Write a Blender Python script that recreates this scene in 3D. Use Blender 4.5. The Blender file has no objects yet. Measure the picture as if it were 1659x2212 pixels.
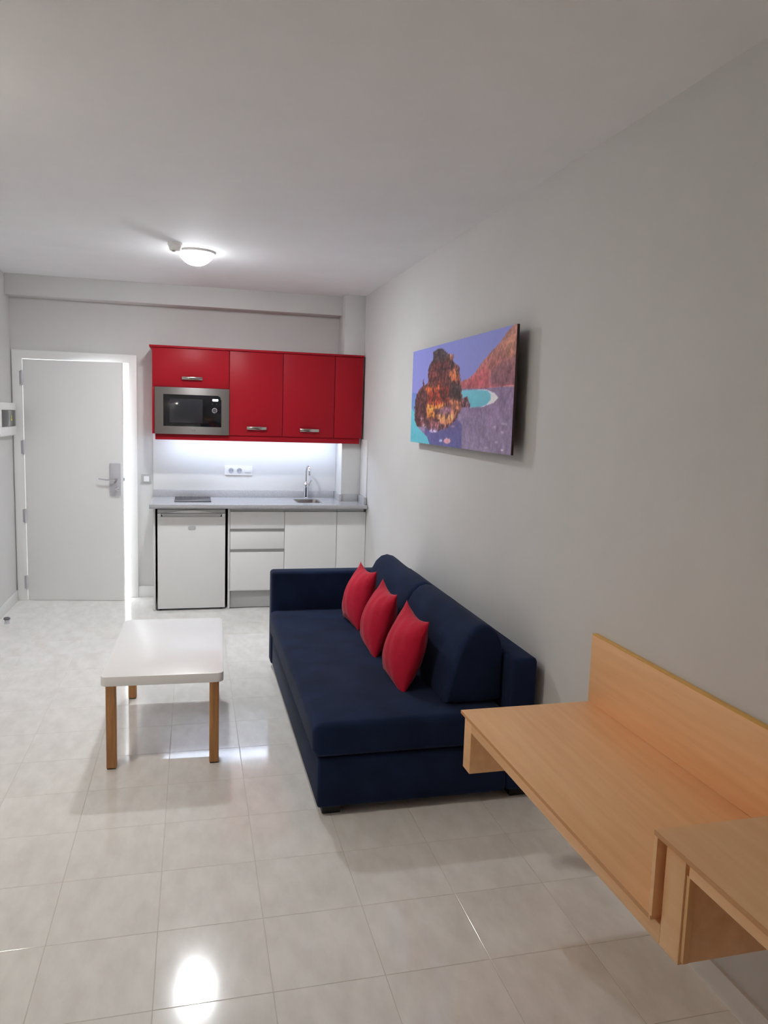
import bpy, bmesh, math, random
import numpy as np
from mathutils import Vector, Matrix

random.seed(7)
scene = bpy.context.scene
COL = scene.collection

# ------------------------------------------------------------------ camera
F_PX, W_PX, H_PX = 1646.14, 1659.0, 2212.0
yaw, pit, rol = 0.2479, -0.122896, -0.0318076
fw = Vector((math.sin(yaw) * math.cos(pit), math.cos(yaw) * math.cos(pit), math.sin(pit)))
r0 = Vector((math.cos(yaw), -math.sin(yaw), 0.0))
d0 = fw.cross(r0)
rt = r0 * math.cos(rol) + d0 * math.sin(rol)
dn = fw.cross(rt)
cam_data = bpy.data.cameras.new('camera')
cam = bpy.data.objects.new('camera', cam_data)
COL.objects.link(cam)
M = Matrix((rt, -dn, -fw)).transposed().to_4x4()
M.translation = Vector((0, 0, 1.65))
cam.matrix_world = M
cam_data.sensor_fit = 'VERTICAL'
cam_data.sensor_height = 36.0
cam_data.lens = F_PX / H_PX * 36.0
cam_data.clip_start = 0.05
scene.camera = cam

# ------------------------------------------------------------------ world, light levels, exposure
DAYLIGHT = 5.5          # open sky seen and felt through the door that stands ajar
LAMP = 740.0             # emission of the round ceiling lamp
LED = 45.0              # emission of the strip under the wall cabinets
LAMP_ADDED = 425.0       # emission of the unseen second lamp, added to light desk and near wall
world = bpy.data.worlds.new('daylight')
scene.world = world
world.use_nodes = True
bg = world.node_tree.nodes['Background']
bg.inputs[0].default_value = (0.90, 0.95, 1.0, 1)
bg.inputs[1].default_value = DAYLIGHT
vs = scene.view_settings
vs.view_transform = 'Standard'
vs.look = 'None'
vs.exposure = 0.22
vs.gamma = 1.0
vs.use_curve_mapping = False
cy = scene.cycles
cy.use_denoising = True
cy.max_bounces = 14
cy.diffuse_bounces = 8
cy.glossy_bounces = 6
cy.caustics_reflective = False
cy.caustics_refractive = False
cy.sample_clamp_indirect = 6.0

# ------------------------------------------------------------------ materials
def lin(c):
    c = c / 255.0
    return c / 12.92 if c <= 0.04045 else ((c + 0.055) / 1.055) ** 2.4

def S(r, g, b):
    return (lin(r), lin(g), lin(b), 1.0)

def mat(name, col, rough=0.5, metal=0.0, spec=0.5, coat=0.0, sheen=0.0, emit=None, emit_s=0.0):
    m = bpy.data.materials.new(name)
    m.use_nodes = True
    b = m.node_tree.nodes['Principled BSDF']
    b.inputs['Base Color'].default_value = col
    b.inputs['Roughness'].default_value = rough
    b.inputs['Metallic'].default_value = metal
    b.inputs['Specular IOR Level'].default_value = spec
    b.inputs['Coat Weight'].default_value = coat
    b.inputs['Coat Roughness'].default_value = 0.05
    b.inputs['Sheen Weight'].default_value = sheen
    b.inputs['Sheen Roughness'].default_value = 0.4
    if emit:
        b.inputs['Emission Color'].default_value = emit
        b.inputs['Emission Strength'].default_value = emit_s
    return m

def nodes(m):
    return m.node_tree.nodes, m.node_tree.links, m.node_tree.nodes['Principled BSDF']

def add_noise(m, c1, c2, scale=(1, 1, 1), nscale=8.0, detail=4.0, rnd=False, lo=0.35, hi=0.65, bump=0.0, bump_scale=None, rough=0.55):
    n, l, b = nodes(m)
    tc = n.new('ShaderNodeTexCoord')
    mp = n.new('ShaderNodeMapping')
    mp.inputs['Scale'].default_value = scale
    l.new(tc.outputs['Object'], mp.inputs['Vector'])
    vec = mp.outputs['Vector']
    if rnd:
        oi = n.new('ShaderNodeObjectInfo')
        mul = n.new('ShaderNodeMath'); mul.operation = 'MULTIPLY'; mul.inputs[1].default_value = 37.0
        l.new(oi.outputs['Random'], mul.inputs[0])
        ad = n.new('ShaderNodeVectorMath'); ad.operation = 'ADD'
        l.new(vec, ad.inputs[0]); l.new(mul.outputs[0], ad.inputs[1])
        vec = ad.outputs[0]
    nz = n.new('ShaderNodeTexNoise')
    nz.inputs['Scale'].default_value = nscale
    nz.inputs['Detail'].default_value = detail
    nz.inputs['Roughness'].default_value = rough
    l.new(vec, nz.inputs['Vector'])
    cr = n.new('ShaderNodeValToRGB')
    cr.color_ramp.elements[0].position = lo
    cr.color_ramp.elements[1].position = hi
    cr.color_ramp.elements[0].color = c1
    cr.color_ramp.elements[1].color = c2
    l.new(nz.outputs['Fac'], cr.inputs['Fac'])
    l.new(cr.outputs['Color'], b.inputs['Base Color'])
    if bump:
        bp = n.new('ShaderNodeBump')
        bp.inputs['Strength'].default_value = bump
        bp.inputs['Distance'].default_value = 0.004
        src = nz
        if bump_scale:
            src = n.new('ShaderNodeTexNoise')
            src.inputs['Scale'].default_value = bump_scale
            src.inputs['Detail'].default_value = 3.0
            l.new(tc.outputs['Object'], src.inputs['Vector'])
        l.new(src.outputs['Fac'], bp.inputs['Height'])
        l.new(bp.outputs['Normal'], b.inputs['Normal'])
    return m

MT = {}
MT['wall'] = add_noise(mat('wall paint', S(210, 209, 208), 0.75, spec=0.25), S(209, 208, 207), S(212, 211, 210), nscale=3, bump=0.06, bump_scale=160)
MT['ceiling'] = add_noise(mat('ceiling paint', S(244, 245, 247), 0.8, spec=0.2), S(243, 244, 246), S(246, 247, 249), nscale=3, bump=0.06, bump_scale=120)
MT['tile'] = add_noise(mat('glazed floor tile', S(205, 203, 199), 0.10, spec=0.8), S(228, 226, 222), S(241, 240, 237), scale=(7, 3.2, 3), nscale=2.2, detail=5, rnd=True, lo=0.30, hi=0.66, bump=0.035, bump_scale=9)
_n, _l, _b = nodes(MT['tile'])
for _x in _n:
    if _x.type == 'MAPPING':
        _x.inputs['Rotation'].default_value = (0, 0, 0.7)
MT['grout'] = mat('grout', S(205, 201, 195), 0.6)
MT['white_gloss'] = mat('white lacquer', S(236, 236, 235), 0.28)
MT['door_white'] = mat('white door lacquer', S(235, 235, 234), 0.38)
MT['white_plastic'] = mat('white plastic', S(234, 234, 233), 0.35)
MT['table_white'] = mat('white laminate table', S(246, 246, 247), 0.30)
MT['red'] = mat('red satin lacquer', S(156, 27, 38), 0.38, spec=0.11)
MT['steel'] = mat('brushed steel', S(186, 181, 178), 0.21, metal=1.0)
_n, _l, _b = nodes(MT['steel'])
_tg = _n.new('ShaderNodeTangent'); _tg.direction_type = 'RADIAL'; _tg.axis = 'X'
_l.new(_tg.outputs[0], _b.inputs['Tangent'])
_b.inputs['Anisotropic'].default_value = 0.85
_b.inputs['Anisotropic Rotation'].default_value = 0.0
MT['bar'] = mat('polished steel bar', S(190, 184, 178), 0.16, metal=1.0)
MT['chrome'] = mat('chrome', S(225, 226, 230), 0.07, metal=1.0)
MT['satin'] = mat('satin nickel', S(198, 197, 203), 0.36, metal=0.2)
MT['black_glass'] = mat('black glass', S(22, 22, 25), 0.06)
MT['window_glass'] = mat('dark oven window', S(46, 46, 50), 0.1)
MT['hob'] = mat('ceramic hob glass', S(52, 52, 58), 0.12)
MT['dark'] = mat('dark rubber', S(26, 26, 27), 0.7)
MT['shade_shell'] = mat('shade-dark fridge shell', S(34, 34, 36), 0.6)  # shell coloured dark so the gaps around the fridge look deeply shaded
MT['quartz'] = add_noise(mat('grey speckled quartz', S(172, 172, 174), 0.10, spec=0.7), S(150, 150, 152), S(202, 202, 205), nscale=420, detail=1, lo=0.40, hi=0.60)
MT['alu'] = mat('satin aluminium', S(176, 177, 177), 0.42, metal=0.15)
MT['panel'] = mat('white laminate panel', S(224, 224, 223), 0.33)
MT['navy'] = add_noise(mat('navy microfibre', S(28, 40, 66), 0.9, spec=0.1, sheen=0.06), S(25, 36, 60), S(31, 44, 73), nscale=5, detail=3, bump=0.25, bump_scale=420)
MT['feet'] = mat('black foot', S(20, 19, 19), 0.6)
MT['pillow'] = add_noise(mat('red cotton', S(186, 26, 52), 0.85, spec=0.15, sheen=0.15), S(176, 22, 46), S(196, 32, 60), nscale=9, detail=4, bump=0.35, bump_scale=60)
MT['oak'] = add_noise(mat('oiled oak leg', S(176, 124, 72), 0.45), S(150, 100, 54), S(194, 142, 88), scale=(22, 22, 1.6), nscale=2.4, detail=5, lo=0.3, hi=0.7)
MT['beech'] = add_noise(mat('beech laminate', S(214, 166, 116), 0.42), S(233, 180, 127), S(246, 199, 149), scale=(16, 1.0, 16), nscale=2.0, detail=6, lo=0.25, hi=0.75)
MT['beech_edge'] = mat('beech edge band', S(232, 182, 124), 0.45)
MT['dark_edge'] = mat('brown edge band', S(206, 150, 98), 0.5)
MT['gold_edge'] = mat('yellow beech edge band', S(222, 172, 84), 0.4)
MT['lamp'] = mat('lit opal diffuser', S(255, 255, 255), 0.4, emit=(0.945, 0.975, 1.0, 1), emit_s=LAMP)
MT['lamp_added'] = mat('added warm opal diffuser', S(255, 255, 255), 0.4, emit=(1.0, 0.91, 0.79, 1), emit_s=LAMP_ADDED)
def downward(m, strength, side):
    # an opal plate lit from above: strongest through its underside, weak through its rim
    n, l, b = nodes(m)
    g = n.new('ShaderNodeNewGeometry')
    sp_ = n.new('ShaderNodeSeparateXYZ'); l.new(g.outputs['True Normal'], sp_.inputs[0])
    mr = n.new('ShaderNodeMapRange'); mr.interpolation_type = 'SMOOTHSTEP'
    mr.inputs['From Min'].default_value = -0.80; mr.inputs['From Max'].default_value = -0.99
    mr.inputs['To Min'].default_value = strength * side; mr.inputs['To Max'].default_value = strength
    l.new(sp_.outputs['Z'], mr.inputs['Value'])
    l.new(mr.outputs[0], b.inputs['Emission Strength'])
downward(MT['lamp'], LAMP, .03)
downward(MT['lamp_added'], LAMP_ADDED, .03)
MT['led'] = mat('lit led strip', S(255, 255, 255), 0.4, emit=(0.66, 0.80, 1.0, 1), emit_s=LED)
MT['display'] = mat('lit display', S(255, 255, 255), 0.4, emit=(0.85, 0.9, 1.0, 1), emit_s=2.2)
MT['lamp_base'] = mat('lamp base', S(232, 231, 226), 0.5)
MT['smoke_cover'] = mat('smoked cover', S(66, 65, 68), 0.18)
MT['yellow'] = mat('yellow sticker', S(214, 214, 80), 0.5)
MT['switch_grey'] = mat('grey switch frame', S(172, 174, 170), 0.4)
MT['letter'] = mat('grey print', S(96, 94, 94), 0.5)
MT['canvas_edge'] = mat('dark canvas edge', S(58, 44, 46), 0.7)
MT['shadow_backer'] = mat('shadow-dark backing board', S(66, 56, 52), 0.8)  # backing coloured dark to read as shadow behind the canvas
MT['outside'] = mat('outside render', S(228, 228, 226), 0.8)
MT['socket_in'] = mat('socket well', S(176, 178, 186), 0.5)
MT['grip'] = mat('pale grey grip', S(190, 190, 190), 0.5)
MT['buffer'] = mat('grey rubber buffer', S(104, 104, 107), 0.5)
MT['hole'] = mat('dark hole', S(40, 40, 44), 0.6)

# ------------------------------------------------------------------ mesh builder
WL = {}

class MB:
    def __init__(s):
        s.v = []; s.f = []
    def take(s, bm):
        o = len(s.v)
        bm.verts.ensure_lookup_table()
        for i, v in enumerate(bm.verts):
            v.index = i
            s.v.append(v.co.copy())
        for f in bm.faces:
            s.f.append([o + v.index for v in f.verts])
        bm.free()
        return s
    def raw(s, verts, faces):
        o = len(s.v)
        s.v += [Vector(p) for p in verts]
        s.f += [[o + i for i in f] for f in faces]
        return s
    def box(s, x0, x1, y0, y1, z0, z1, bev=0.0, seg=2):
        bm = bmesh.new()
        vs_ = [bm.verts.new((x, y, z)) for z in (z0, z1) for y in (y0, y1) for x in (x0, x1)]
        for f in ((0, 2, 3, 1), (4, 5, 7, 6), (0, 1, 5, 4), (2, 6, 7, 3), (0, 4, 6, 2), (1, 3, 7, 5)):
            bm.faces.new([vs_[i] for i in f])
        if bev > 0:
            bmesh.ops.bevel(bm, geom=bm.edges[:], offset=bev, segments=seg, profile=0.5, affect='EDGES', clamp_overlap=True)
        return s.take(bm)
    def prism(s, poly, axis, a, b, bev=0.0, seg=2):
        # poly: 2D outline; axis 'x': (y,z), 'y': (x,z), 'z': (x,y)
        def P(p, t):
            return {'x': (t, p[0], p[1]), 'y': (p[0], t, p[1]), 'z': (p[0], p[1], t)}[axis]
        bm = bmesh.new()
        A = [bm.verts.new(P(p, a)) for p in poly]
        B = [bm.verts.new(P(p, b)) for p in poly]
        n = len(poly)
        bm.faces.new(A); bm.faces.new(B[::-1])
        for i in range(n):
            j = (i + 1) % n
            bm.faces.new((A[j], A[i], B[i], B[j]))
        bmesh.ops.recalc_face_normals(bm, faces=bm.faces[:])
        if bev > 0:
            es = [e for e in bm.edges]
            bmesh.ops.bevel(bm, geom=es, offset=bev, segments=seg, profile=0.5, affect='EDGES', clamp_overlap=True)
        return s.take(bm)
    def lathe(s, prof, c, axis='z', seg=32):
        # prof: (radius, height) from bottom to top
        vs_, fs = [], []
        n = len(prof)
        for r, h in prof:
            for k in range(seg):
                a = 2 * math.pi * k / seg
                p = (r * math.cos(a), r * math.sin(a), h)
                if axis == 'x': p = (p[2], p[0], p[1])
                if axis == 'y': p = (p[0], p[2], -p[1])
                vs_.append((p[0] + c[0], p[1] + c[1], p[2] + c[2]))
        for i in range(n - 1):
            for k in range(seg):
                k2 = (k + 1) % seg
                fs.append((i * seg + k, i * seg + k2, (i + 1) * seg + k2, (i + 1) * seg + k))
        fs.append(tuple(range(seg))[::-1])
        fs.append(tuple((n - 1) * seg + k for k in range(seg)))
        return s.raw(vs_, fs)
    def tube(s, path, r, seg=12):
        path = [Vector(p) for p in path]
        rs = r if isinstance(r, (list, tuple)) else [r] * len(path)
        vs_, fs = [], []
        up = Vector((0.13, 0.2, 0.97)).normalized()
        for i, p in enumerate(path):
            t = (path[min(i + 1, len(path) - 1)] - path[max(i - 1, 0)]).normalized()
            u = t.cross(up)
            if u.length < 0.05: u = t.cross(Vector((1, 0, 0)))
            u.normalize(); w = t.cross(u)
            for k in range(seg):
                a = 2 * math.pi * k / seg
                vs_.append(p + (u * math.cos(a) + w * math.sin(a)) * rs[i])
        for i in range(len(path) - 1):
            for k in range(seg):
                k2 = (k + 1) % seg
                fs.append((i * seg + k, i * seg + k2, (i + 1) * seg + k2, (i + 1) * seg + k))
        fs.append(tuple(range(seg))[::-1])
        fs.append(tuple((len(path) - 1) * seg + k for k in range(seg)))
        return s.raw(vs_, fs)
    def build(s, name, m, parent=None, smooth=True, angle=35, fix=True):
        pts = s.v
        if parent is None:
            xs = [p.x for p in pts]; ys = [p.y for p in pts]; zs = [p.z for p in pts]
            o = Vector(((min(xs) + max(xs)) / 2, (min(ys) + max(ys)) / 2, min(zs)))
        else:
            o = WL[parent.name]
        me = bpy.data.meshes.new(name)
        me.from_pydata([tuple(p - o) for p in pts], [], s.f)
        if fix:
            bm = bmesh.new(); bm.from_mesh(me)
            bmesh.ops.recalc_face_normals(bm, faces=bm.faces[:])
            bm.to_mesh(me); bm.free()
        me.materials.append(m)
        ob = bpy.data.objects.new(name, me)
        COL.objects.link(ob)
        if smooth:
            me.shade_smooth()
            me.set_sharp_from_angle(angle=math.radians(angle))
        if parent is None:
            ob.location = o
        else:
            ob.parent = parent
        WL[ob.name] = o
        return ob

def tag(o, label=None, cat=None, group=None, kind=None):
    if label: o['label'] = label
    if cat: o['category'] = cat
    if group: o['group'] = group
    if kind: o['kind'] = kind
    return o

def thing(name, loc, label, cat, group=None, kind=None, rz=0.0):
    o = bpy.data.objects.new(name, None)
    o.empty_display_size = 0.1
    COL.objects.link(o)
    o.location = loc
    o.rotation_euler = (0, 0, rz)
    WL[o.name] = Vector(loc)
    return tag(o, label, cat, group, kind)

def rrect(x0, x1, y0, y1, r, n=6):
    out = []
    for cx, cy_, a0 in ((x1 - r, y1 - r, 0), (x0 + r, y1 - r, 90), (x0 + r, y0 + r, 180), (x1 - r, y0 + r, 270)):
        for k in range(n + 1):
            a = math.radians(a0 + 90 * k / n)
            out.append((cx + r * math.cos(a), cy_ + r * math.sin(a)))
    return out

# ------------------------------------------------------------------ room shell
XL, XR, YB, YF, ZC = -1.46, 1.467, 6.96, -1.5, 2.70

# floor: grout bed and every tile a part of it
fl = MB().box(XL - .15, XR + .22, YF - .15, YB + .02, -.12, -.0007).build('floor', MT['grout'], None, smooth=False)
tag(fl, 'floor of pale grey glazed square tiles with thin joints', 'floor', kind='structure')
GX0, GY0, PX, PY, GAP = 0.2265, 2.012, 0.3335, 0.3330, 0.0020

def tile_mesh(w, d):
    me_b = MB().box(-w / 2, w / 2, -d / 2, d / 2, -.008, 0.0)
    bm = bmesh.new()
    vv = [bm.verts.new(p) for p in me_b.v]
    for f in me_b.f: bm.faces.new([vv[i] for i in f])
    top = [e for e in bm.edges if all(v.co.z > -.001 for v in e.verts)]
    bmesh.ops.bevel(bm, geom=top, offset=0.0010, segments=2, profile=0.5, affect='EDGES')
    bmesh.ops.recalc_face_normals(bm, faces=bm.faces[:])
    me = bpy.data.meshes.new('tile')
    bm.to_mesh(me); bm.free()
    me.materials.append(MT['tile'])
    return me
cache = {}
i0 = math.floor((XL - GX0) / PX); i1 = math.ceil((XR + .06 - GX0) / PX)
j0 = math.floor((YF - GY0) / PY); j1 = math.ceil((YB - GY0) / PY)
fo = WL[fl.name]
for i in range(i0, i1):
    for j in range(j0, j1):
        xa, xb = max(GX0 + i * PX, XL), min(GX0 + (i + 1) * PX, XR + .06)
        ya, yb = max(GY0 + j * PY, YF), min(GY0 + (j + 1) * PY, YB)
        w, d = xb - xa - GAP, yb - ya - GAP
        if w < .01 or d < .01: continue
        key = (round(w, 4), round(d, 4))
        if key not in cache: cache[key] = tile_mesh(w, d)
        t = bpy.data.objects.new('tile', cache[key])
        COL.objects.link(t)
        t.parent = fl
        t.location = Vector(((xa + xb) / 2, (ya + yb) / 2, 0)) - fo

o = MB().box(XL - .15, XR + .22, YF - .15, YB + .2, ZC, ZC + .15).build('ceiling', MT['ceiling'], smooth=False)
tag(o, 'flat off-white painted ceiling', 'ceiling', kind='structure')
XRF = XR + .0075 * (6.4 - YF)
o = MB().prism([(XR, YB + .2), (XR, 6.4), (XRF, YF), (XRF, YF - .15), (XR + .22, YF - .15), (XR + .22, YB + .2)], 'z', -.1, ZC).build('wall_right', MT['wall'], smooth=False)
tag(o, 'long grey-white wall behind the sofa and desk', 'wall', kind='structure')
o = MB().box(XL - .15, XL, YF - .15, YB + .2, -.1, ZC).build('wall_left', MT['wall'], smooth=False)
tag(o, 'white wall with the fuse box beside the entrance door', 'wall', kind='structure')
o = MB().box(XL, XR + .2, YF - .15, YF, -.1, ZC).build('wall_front', MT['wall'], smooth=False)
tag(o, 'plain white wall opposite the kitchen end', 'wall', kind='structure')
DX0, DX1, DZ = -1.372, -0.532, 2.044         # clear door opening
o = (MB().box(XL, DX0 - .02, YB, YB + .15, -.1, ZC)
     .box(DX1 + .02, XR, YB, YB + .15, -.1, ZC)
     .box(DX0 - .02, DX1 + .02, YB, YB + .15, DZ + .02, ZC)).build('wall_back', MT['wall'], smooth=False)
tag(o, 'grey-white end wall with entrance door and kitchenette', 'wall', kind='structure')
o = MB().box(XL, 1.285, 6.80, YB, 2.535, ZC, .003).build('beam', MT['wall'])
tag(o, 'shallow boxed beam across the top of the end wall', 'beam', kind='structure')
o = MB().box(1.285, XR, 6.675, YB, 0, ZC, .003).build('column', MT['wall'])
tag(o, 'square boxed column in the corner beside the kitchenette', 'column', kind='structure')
o = MB().box(DX1 + .067, -.31, YB - .012, YB, 0, .10, .002).build('baseboard_back', MT['white_gloss'])
tag(o, 'white skirting between the door frame and the fridge', 'baseboard', kind='structure')
o = MB().prism([(XR - .012, 6.4), (XR, 6.4), (XRF, YF), (XRF - .012, YF)], 'z', 0, .085).build('baseboard_right', MT['white_gloss'])
tag(o, 'white skirting along the wall behind the sofa', 'baseboard', kind='structure')
o = MB().box(XL, XL + .012, YF, YB - .02, 0, .09, .002).build('baseboard_left', MT['white_gloss'])
tag(o, 'white skirting along the wall with the fuse box', 'baseboard', kind='structure')
# walkway outside the door
o = MB().box(-3.2, 2.6, YB + .02, 9.2, -.15, -.004).build('floor_outside', MT['outside'], smooth=False)
tag(o, 'pale bright walkway floor outside the entrance door', 'floor', kind='structure')
o = MB().box(-3.2, 2.6, 9.0, 9.2, -.004, 2.2).build('wall_outside', MT['outside'], smooth=False)
tag(o, 'white sunlit wall seen through the door gap', 'wall', kind='structure')

# entrance door, ajar about ten degrees
d1 = thing('door_1', (DX0, YB - .01, 0), 'white flat entrance door standing ajar with light around it', 'door', kind='structure')
fr = MB()
fr.prism([(DX0 - .078, 0), (DX0, 0), (DX0, DZ), (DX1, DZ), (DX1, 0), (DX1 + .066, 0), (DX1 + .066, DZ + .07), (DX0 - .078, DZ + .07)], 'y', YB - .018, YB, .003)
fr.box(DX0 - .02, DX0, YB, YB + .15, 0, DZ + .02)
fr.box(DX1, DX1 + .02, YB, YB + .15, 0, DZ + .02)
fr.box(DX0, DX1, YB, YB + .15, DZ, DZ + .02)
fr.build('door_frame', MT['door_white'], d1)
leaf_e = 0.800
ang = math.radians(-8.6)
LH = Vector((DX0 + .0045, YB - .018, 0))       # hinge axis
lf = MB().box(LH.x, LH.x + leaf_e, LH.y, LH.y + .042, .002, 2.039, .0015)
leaf = lf.build('door_leaf', MT['door_white'], d1)
hp = MB()
cx = LH.x + leaf_e - .062
hp.prism(rrect(cx - .043, cx + .043, .915, 1.195, .008), 'y', LH.y - .014, LH.y - .0005, .002)
plate = hp.build('handle_plate', MT['satin'], leaf)
tag(plate, 'satin metal lock plate')
ly = LH.y - .052
hl = MB().lathe([(.011, 0), (.011, .04)], (cx + .012, ly, 1.06), 'y', 20)
hl.tube([(cx + .012, ly, 1.06), (cx - .02, ly - .003, 1.057), (cx - .06, ly - .002, 1.056), (cx - .10, ly, 1.060), (cx - .125, ly + .004, 1.064)], [.0085, .008, .007, .006, .005], 12)
hl.build('handle_lever', MT['chrome'], leaf)
kn = MB().lathe([(.013, 0), (.016, .004), (.016, .014), (.012, .018)], (cx + .016, LH.y - .032, .975), 'y', 20)
kn.box(cx + .003, cx + .029, LH.y - .046, LH.y - .030, .971, .979, .002)
kn.build('lock_knob', MT['chrome'], leaf)
lt = MB().box(LH.x + leaf_e - .001, LH.x + leaf_e + .011, LH.y + .012, LH.y + .030, 1.045, 1.072, .002)
lt.build('latch_bolt', MT['satin'], leaf)
# swing the leaf about its hinge axis
piv = LH - WL[leaf.name]
leaf.matrix_local = Matrix.Translation(piv) @ Matrix.Rotation(ang, 4, 'Z') @ Matrix.Translation(-piv)
for zc in (1.886, 1.311, .732, .158):
    h = MB().lathe([(.0075, 0), (.0085, .003), (.0085, .119), (.0075, .122)], (DX0 - .001, YB - .027, zc - .061), 'z', 16)
    h.box(DX0 - .022, DX0 - .001, YB - .0205, YB - .0178, zc - .055, zc + .055, .0008)
    tag(h.build('hinge', MT['satin'], d1), None)

# ------------------------------------------------------------------ ceiling lamp, detector
def ceiling_lamp(x, y, label, m):
    t = thing('ceiling_lamp', (x, y, ZC), label, 'lamp', 'round ceiling lamps')
    MB().lathe([(.119, -.014), (.122, -.011), (.122, 0)], (x, y, ZC), 'z', 48).build('lamp_base', MT['lamp_base'], t)
    R_ = (.118 ** 2 + .076 ** 2) / (2 * .076)
    prof = [(.004, -.090)] + [(R_ * math.sin(a * .01), -.090 + R_ * (1 - math.cos(a * .01))) for a in range(5, 130, 5) if R_ * math.sin(a * .01) < .117] + [(.118, -.0142)]
    MB().lathe(prof, (x, y, ZC), 'z', 48).build('diffuser', m, t, angle=80)
ceiling_lamp(.022, 5.36, 'round opal ceiling lamp, lit, in front of the kitchenette', MT['lamp'])
ceiling_lamp(-1.05, 2.72, 'unseen second ceiling lamp, added to brighten the desk end of the room', MT['lamp_added'])
MT['detector'] = mat('white detector plastic', S(250, 250, 246), 0.5)
dt = thing('smoke_detector', (-.108, 5.14, ZC), 'small white ceiling detector beside the lit lamp', 'detector')
MB().lathe([(.026, -.050), (.034, -.046), (.042, -.018), (.046, -.015), (.046, 0)], (-.108, 5.14, ZC), 'z', 32).build('detector_body', MT['detector'], dt)
MB().lathe([(.004, -.058), (.009, -.056), (.010, -.049)], (-.116, 5.125, ZC), 'z', 16).build('sensor_lens', MT['switch_grey'], dt)

# ------------------------------------------------------------------ wall cabinets
CF = 6.61                                   # front of the wall cabinet doors
CT, CB = 2.165, 1.462
def cab(name, x0, x1, z0, label, group, handle, y1=YB - .001, mc='red'):
    c = thing(name, ((x0 + x1) / 2, CF + .02, z0), label, 'cabinet', group)
    MB().box(x0 + .001, x1 - .001, CF + .02, y1, z0, CT, .001).build('body', MT[mc], c)
    d = MB().box(x0 + .0015, x1 - .0015, CF, CF + .0185, z0, CT - .001, .002).build('door', MT['red'], c)
    if handle:
        hx, hz = handle
        g = MB()
        g.prism([(CF - .026, hz - .012), (CF - .022, hz - .014), (CF - .0, hz - .010), (CF - .0, hz + .006), (CF - .022, hz + .013), (CF - .026, hz + .011)], 'x', hx - .082, hx + .082, .0012, 1)
        tag(g.build('handle', MT['bar'], d), 'brushed steel bar handle')
    return c
cab('wall_cabinet', -.325, .2975, 1.848, 'red gloss wall cabinet with flap door above the microwave', 'red wall cabinets', (-.005, 1.924))
cab('wall_cabinet', .2985, .748, CB, 'red gloss wall cabinet right beside the microwave', 'red wall cabinets', (.527, 1.528))
cab('wall_cabinet', .749, 1.197, CB, 'red gloss wall cabinet above the sink tap', 'red wall cabinets', (.98, 1.522))
cab('filler_cabinet', 1.198, 1.447, CB, 'narrow red filler front without handle next to the right-hand wall', 'red wall cabinets', None, 6.672)
mh = thing('microwave_housing', (0, 6.7, CB), 'red open housing around the built-in microwave', 'cabinet')
MB().box(-.325, -.306, CF, YB - .001, CB, 1.847, .001).build('side_panel', MT['red'], mh)
MB().box(.2965, .298, CF + .02, YB - .001, CB, 1.847).build('side_panel', MT['red'], mh)
MB().box(-.306, .2965, CF + .01, YB - .001, CB, 1.478).build('shelf', MT['red'], mh)
tp = MB().box(-.345, 1.452, CF - .012, YB - .001, CT + .0005, CT + .018, .002)
tag(tp.build('top_board', MT['red']), 'long red top board over the wall cabinets', 'board')
pl = MB().box(-.302, 1.430, CF + .012, CF + .030, 1.413, CB - .0005, .002)
tag(pl.build('light_pelmet', MT['red']), 'long red pelmet strip under the wall cabinets', 'pelmet')
ls = thing('led_strip', (.5, 6.76, CB), 'lit white strip lamp hidden under the red wall cabinets', 'lamp')
MB().box(-.25, 1.281, 6.752, 6.788, CB - .006, CB - .0005, .001).build('strip_channel', MT['alu'], ls)
MB().box(-.245, 1.279, 6.758, 6.782, CB - .010, CB - .0062).build('strip_diffuser', MT['led'], ls)

# microwave oven
mo = thing('microwave_oven', (-.002, 6.70, 1.478), 'built-in steel microwave with black glass in the red cabinets', 'microwave')
MB().box(-.29, .285, CF + .012, 6.93, 1.479, 1.842).build('oven_body', MT['dark'], mo)
X0, X1, Z0, Z1 = -.304, .2975, 1.462, 1.846
GX_0, GX_1, GZ0, GZ1 = -.236, .233, 1.527, 1.788
b = MB()
YFm = CF - .018
def frame_ring(mb, x0, x1, z0, z1, gx0, gx1, gz0, gz1, y0, y1):
    o_ = [(x0, z0), (x1, z0), (x1, z1), (x0, z1)]; i_ = [(gx0, gz0), (gx1, gz0), (gx1, gz1), (gx0, gz1)]
    v = [(p[0], y0, p[1]) for p in o_] + [(p[0], y0, p[1]) for p in i_] + [(p[0], y1, p[1]) for p in o_] + [(p[0], y1, p[1]) for p in i_]
    f = []
    for k in range(4):
        m_ = (k + 1) % 4
        f += [(k, m_, 4 + m_, 4 + k), (8 + m_, 8 + k, 12 + k, 12 + m_), (m_, k, 8 + k, 8 + m_), (4 + k, 4 + m_, 12 + m_, 12 + k)]
    mb.raw(v, f)
frame_ring(b, X0, X1, Z0, Z1, GX_0, GX_1, GZ0, GZ1, YFm, CF + .012)
ff = b.build('steel_frame', MT['steel'], mo, smooth=False)
tag(ff, 'brushed steel frame')
gd = MB().box(GX_0 + .001, GX_1 - .001, YFm + .003, CF + .012, GZ0 + .001, GZ1 - .001, .001).build('glass_front', MT['black_glass'], mo)
MB().box(GX_0 + .05, .08, YFm + .0015, YFm + .003, GZ0 + .03, GZ1 - .035, .0005).build('window', MT['window_glass'], gd)
MB().prism(rrect(.160, .206, 1.742, 1.760, .004), 'y', YFm + .0012, YFm + .003).build('display', MT['display'], gd, smooth=False)
MB().lathe([(.020, 0), (.0215, -.004), (.0215, -.016), (.017, -.018), (.012, -.012)][::-1], (.177, YFm + .003, 1.665), 'y', 32).build('dial', MT['chrome'], mo)
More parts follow.
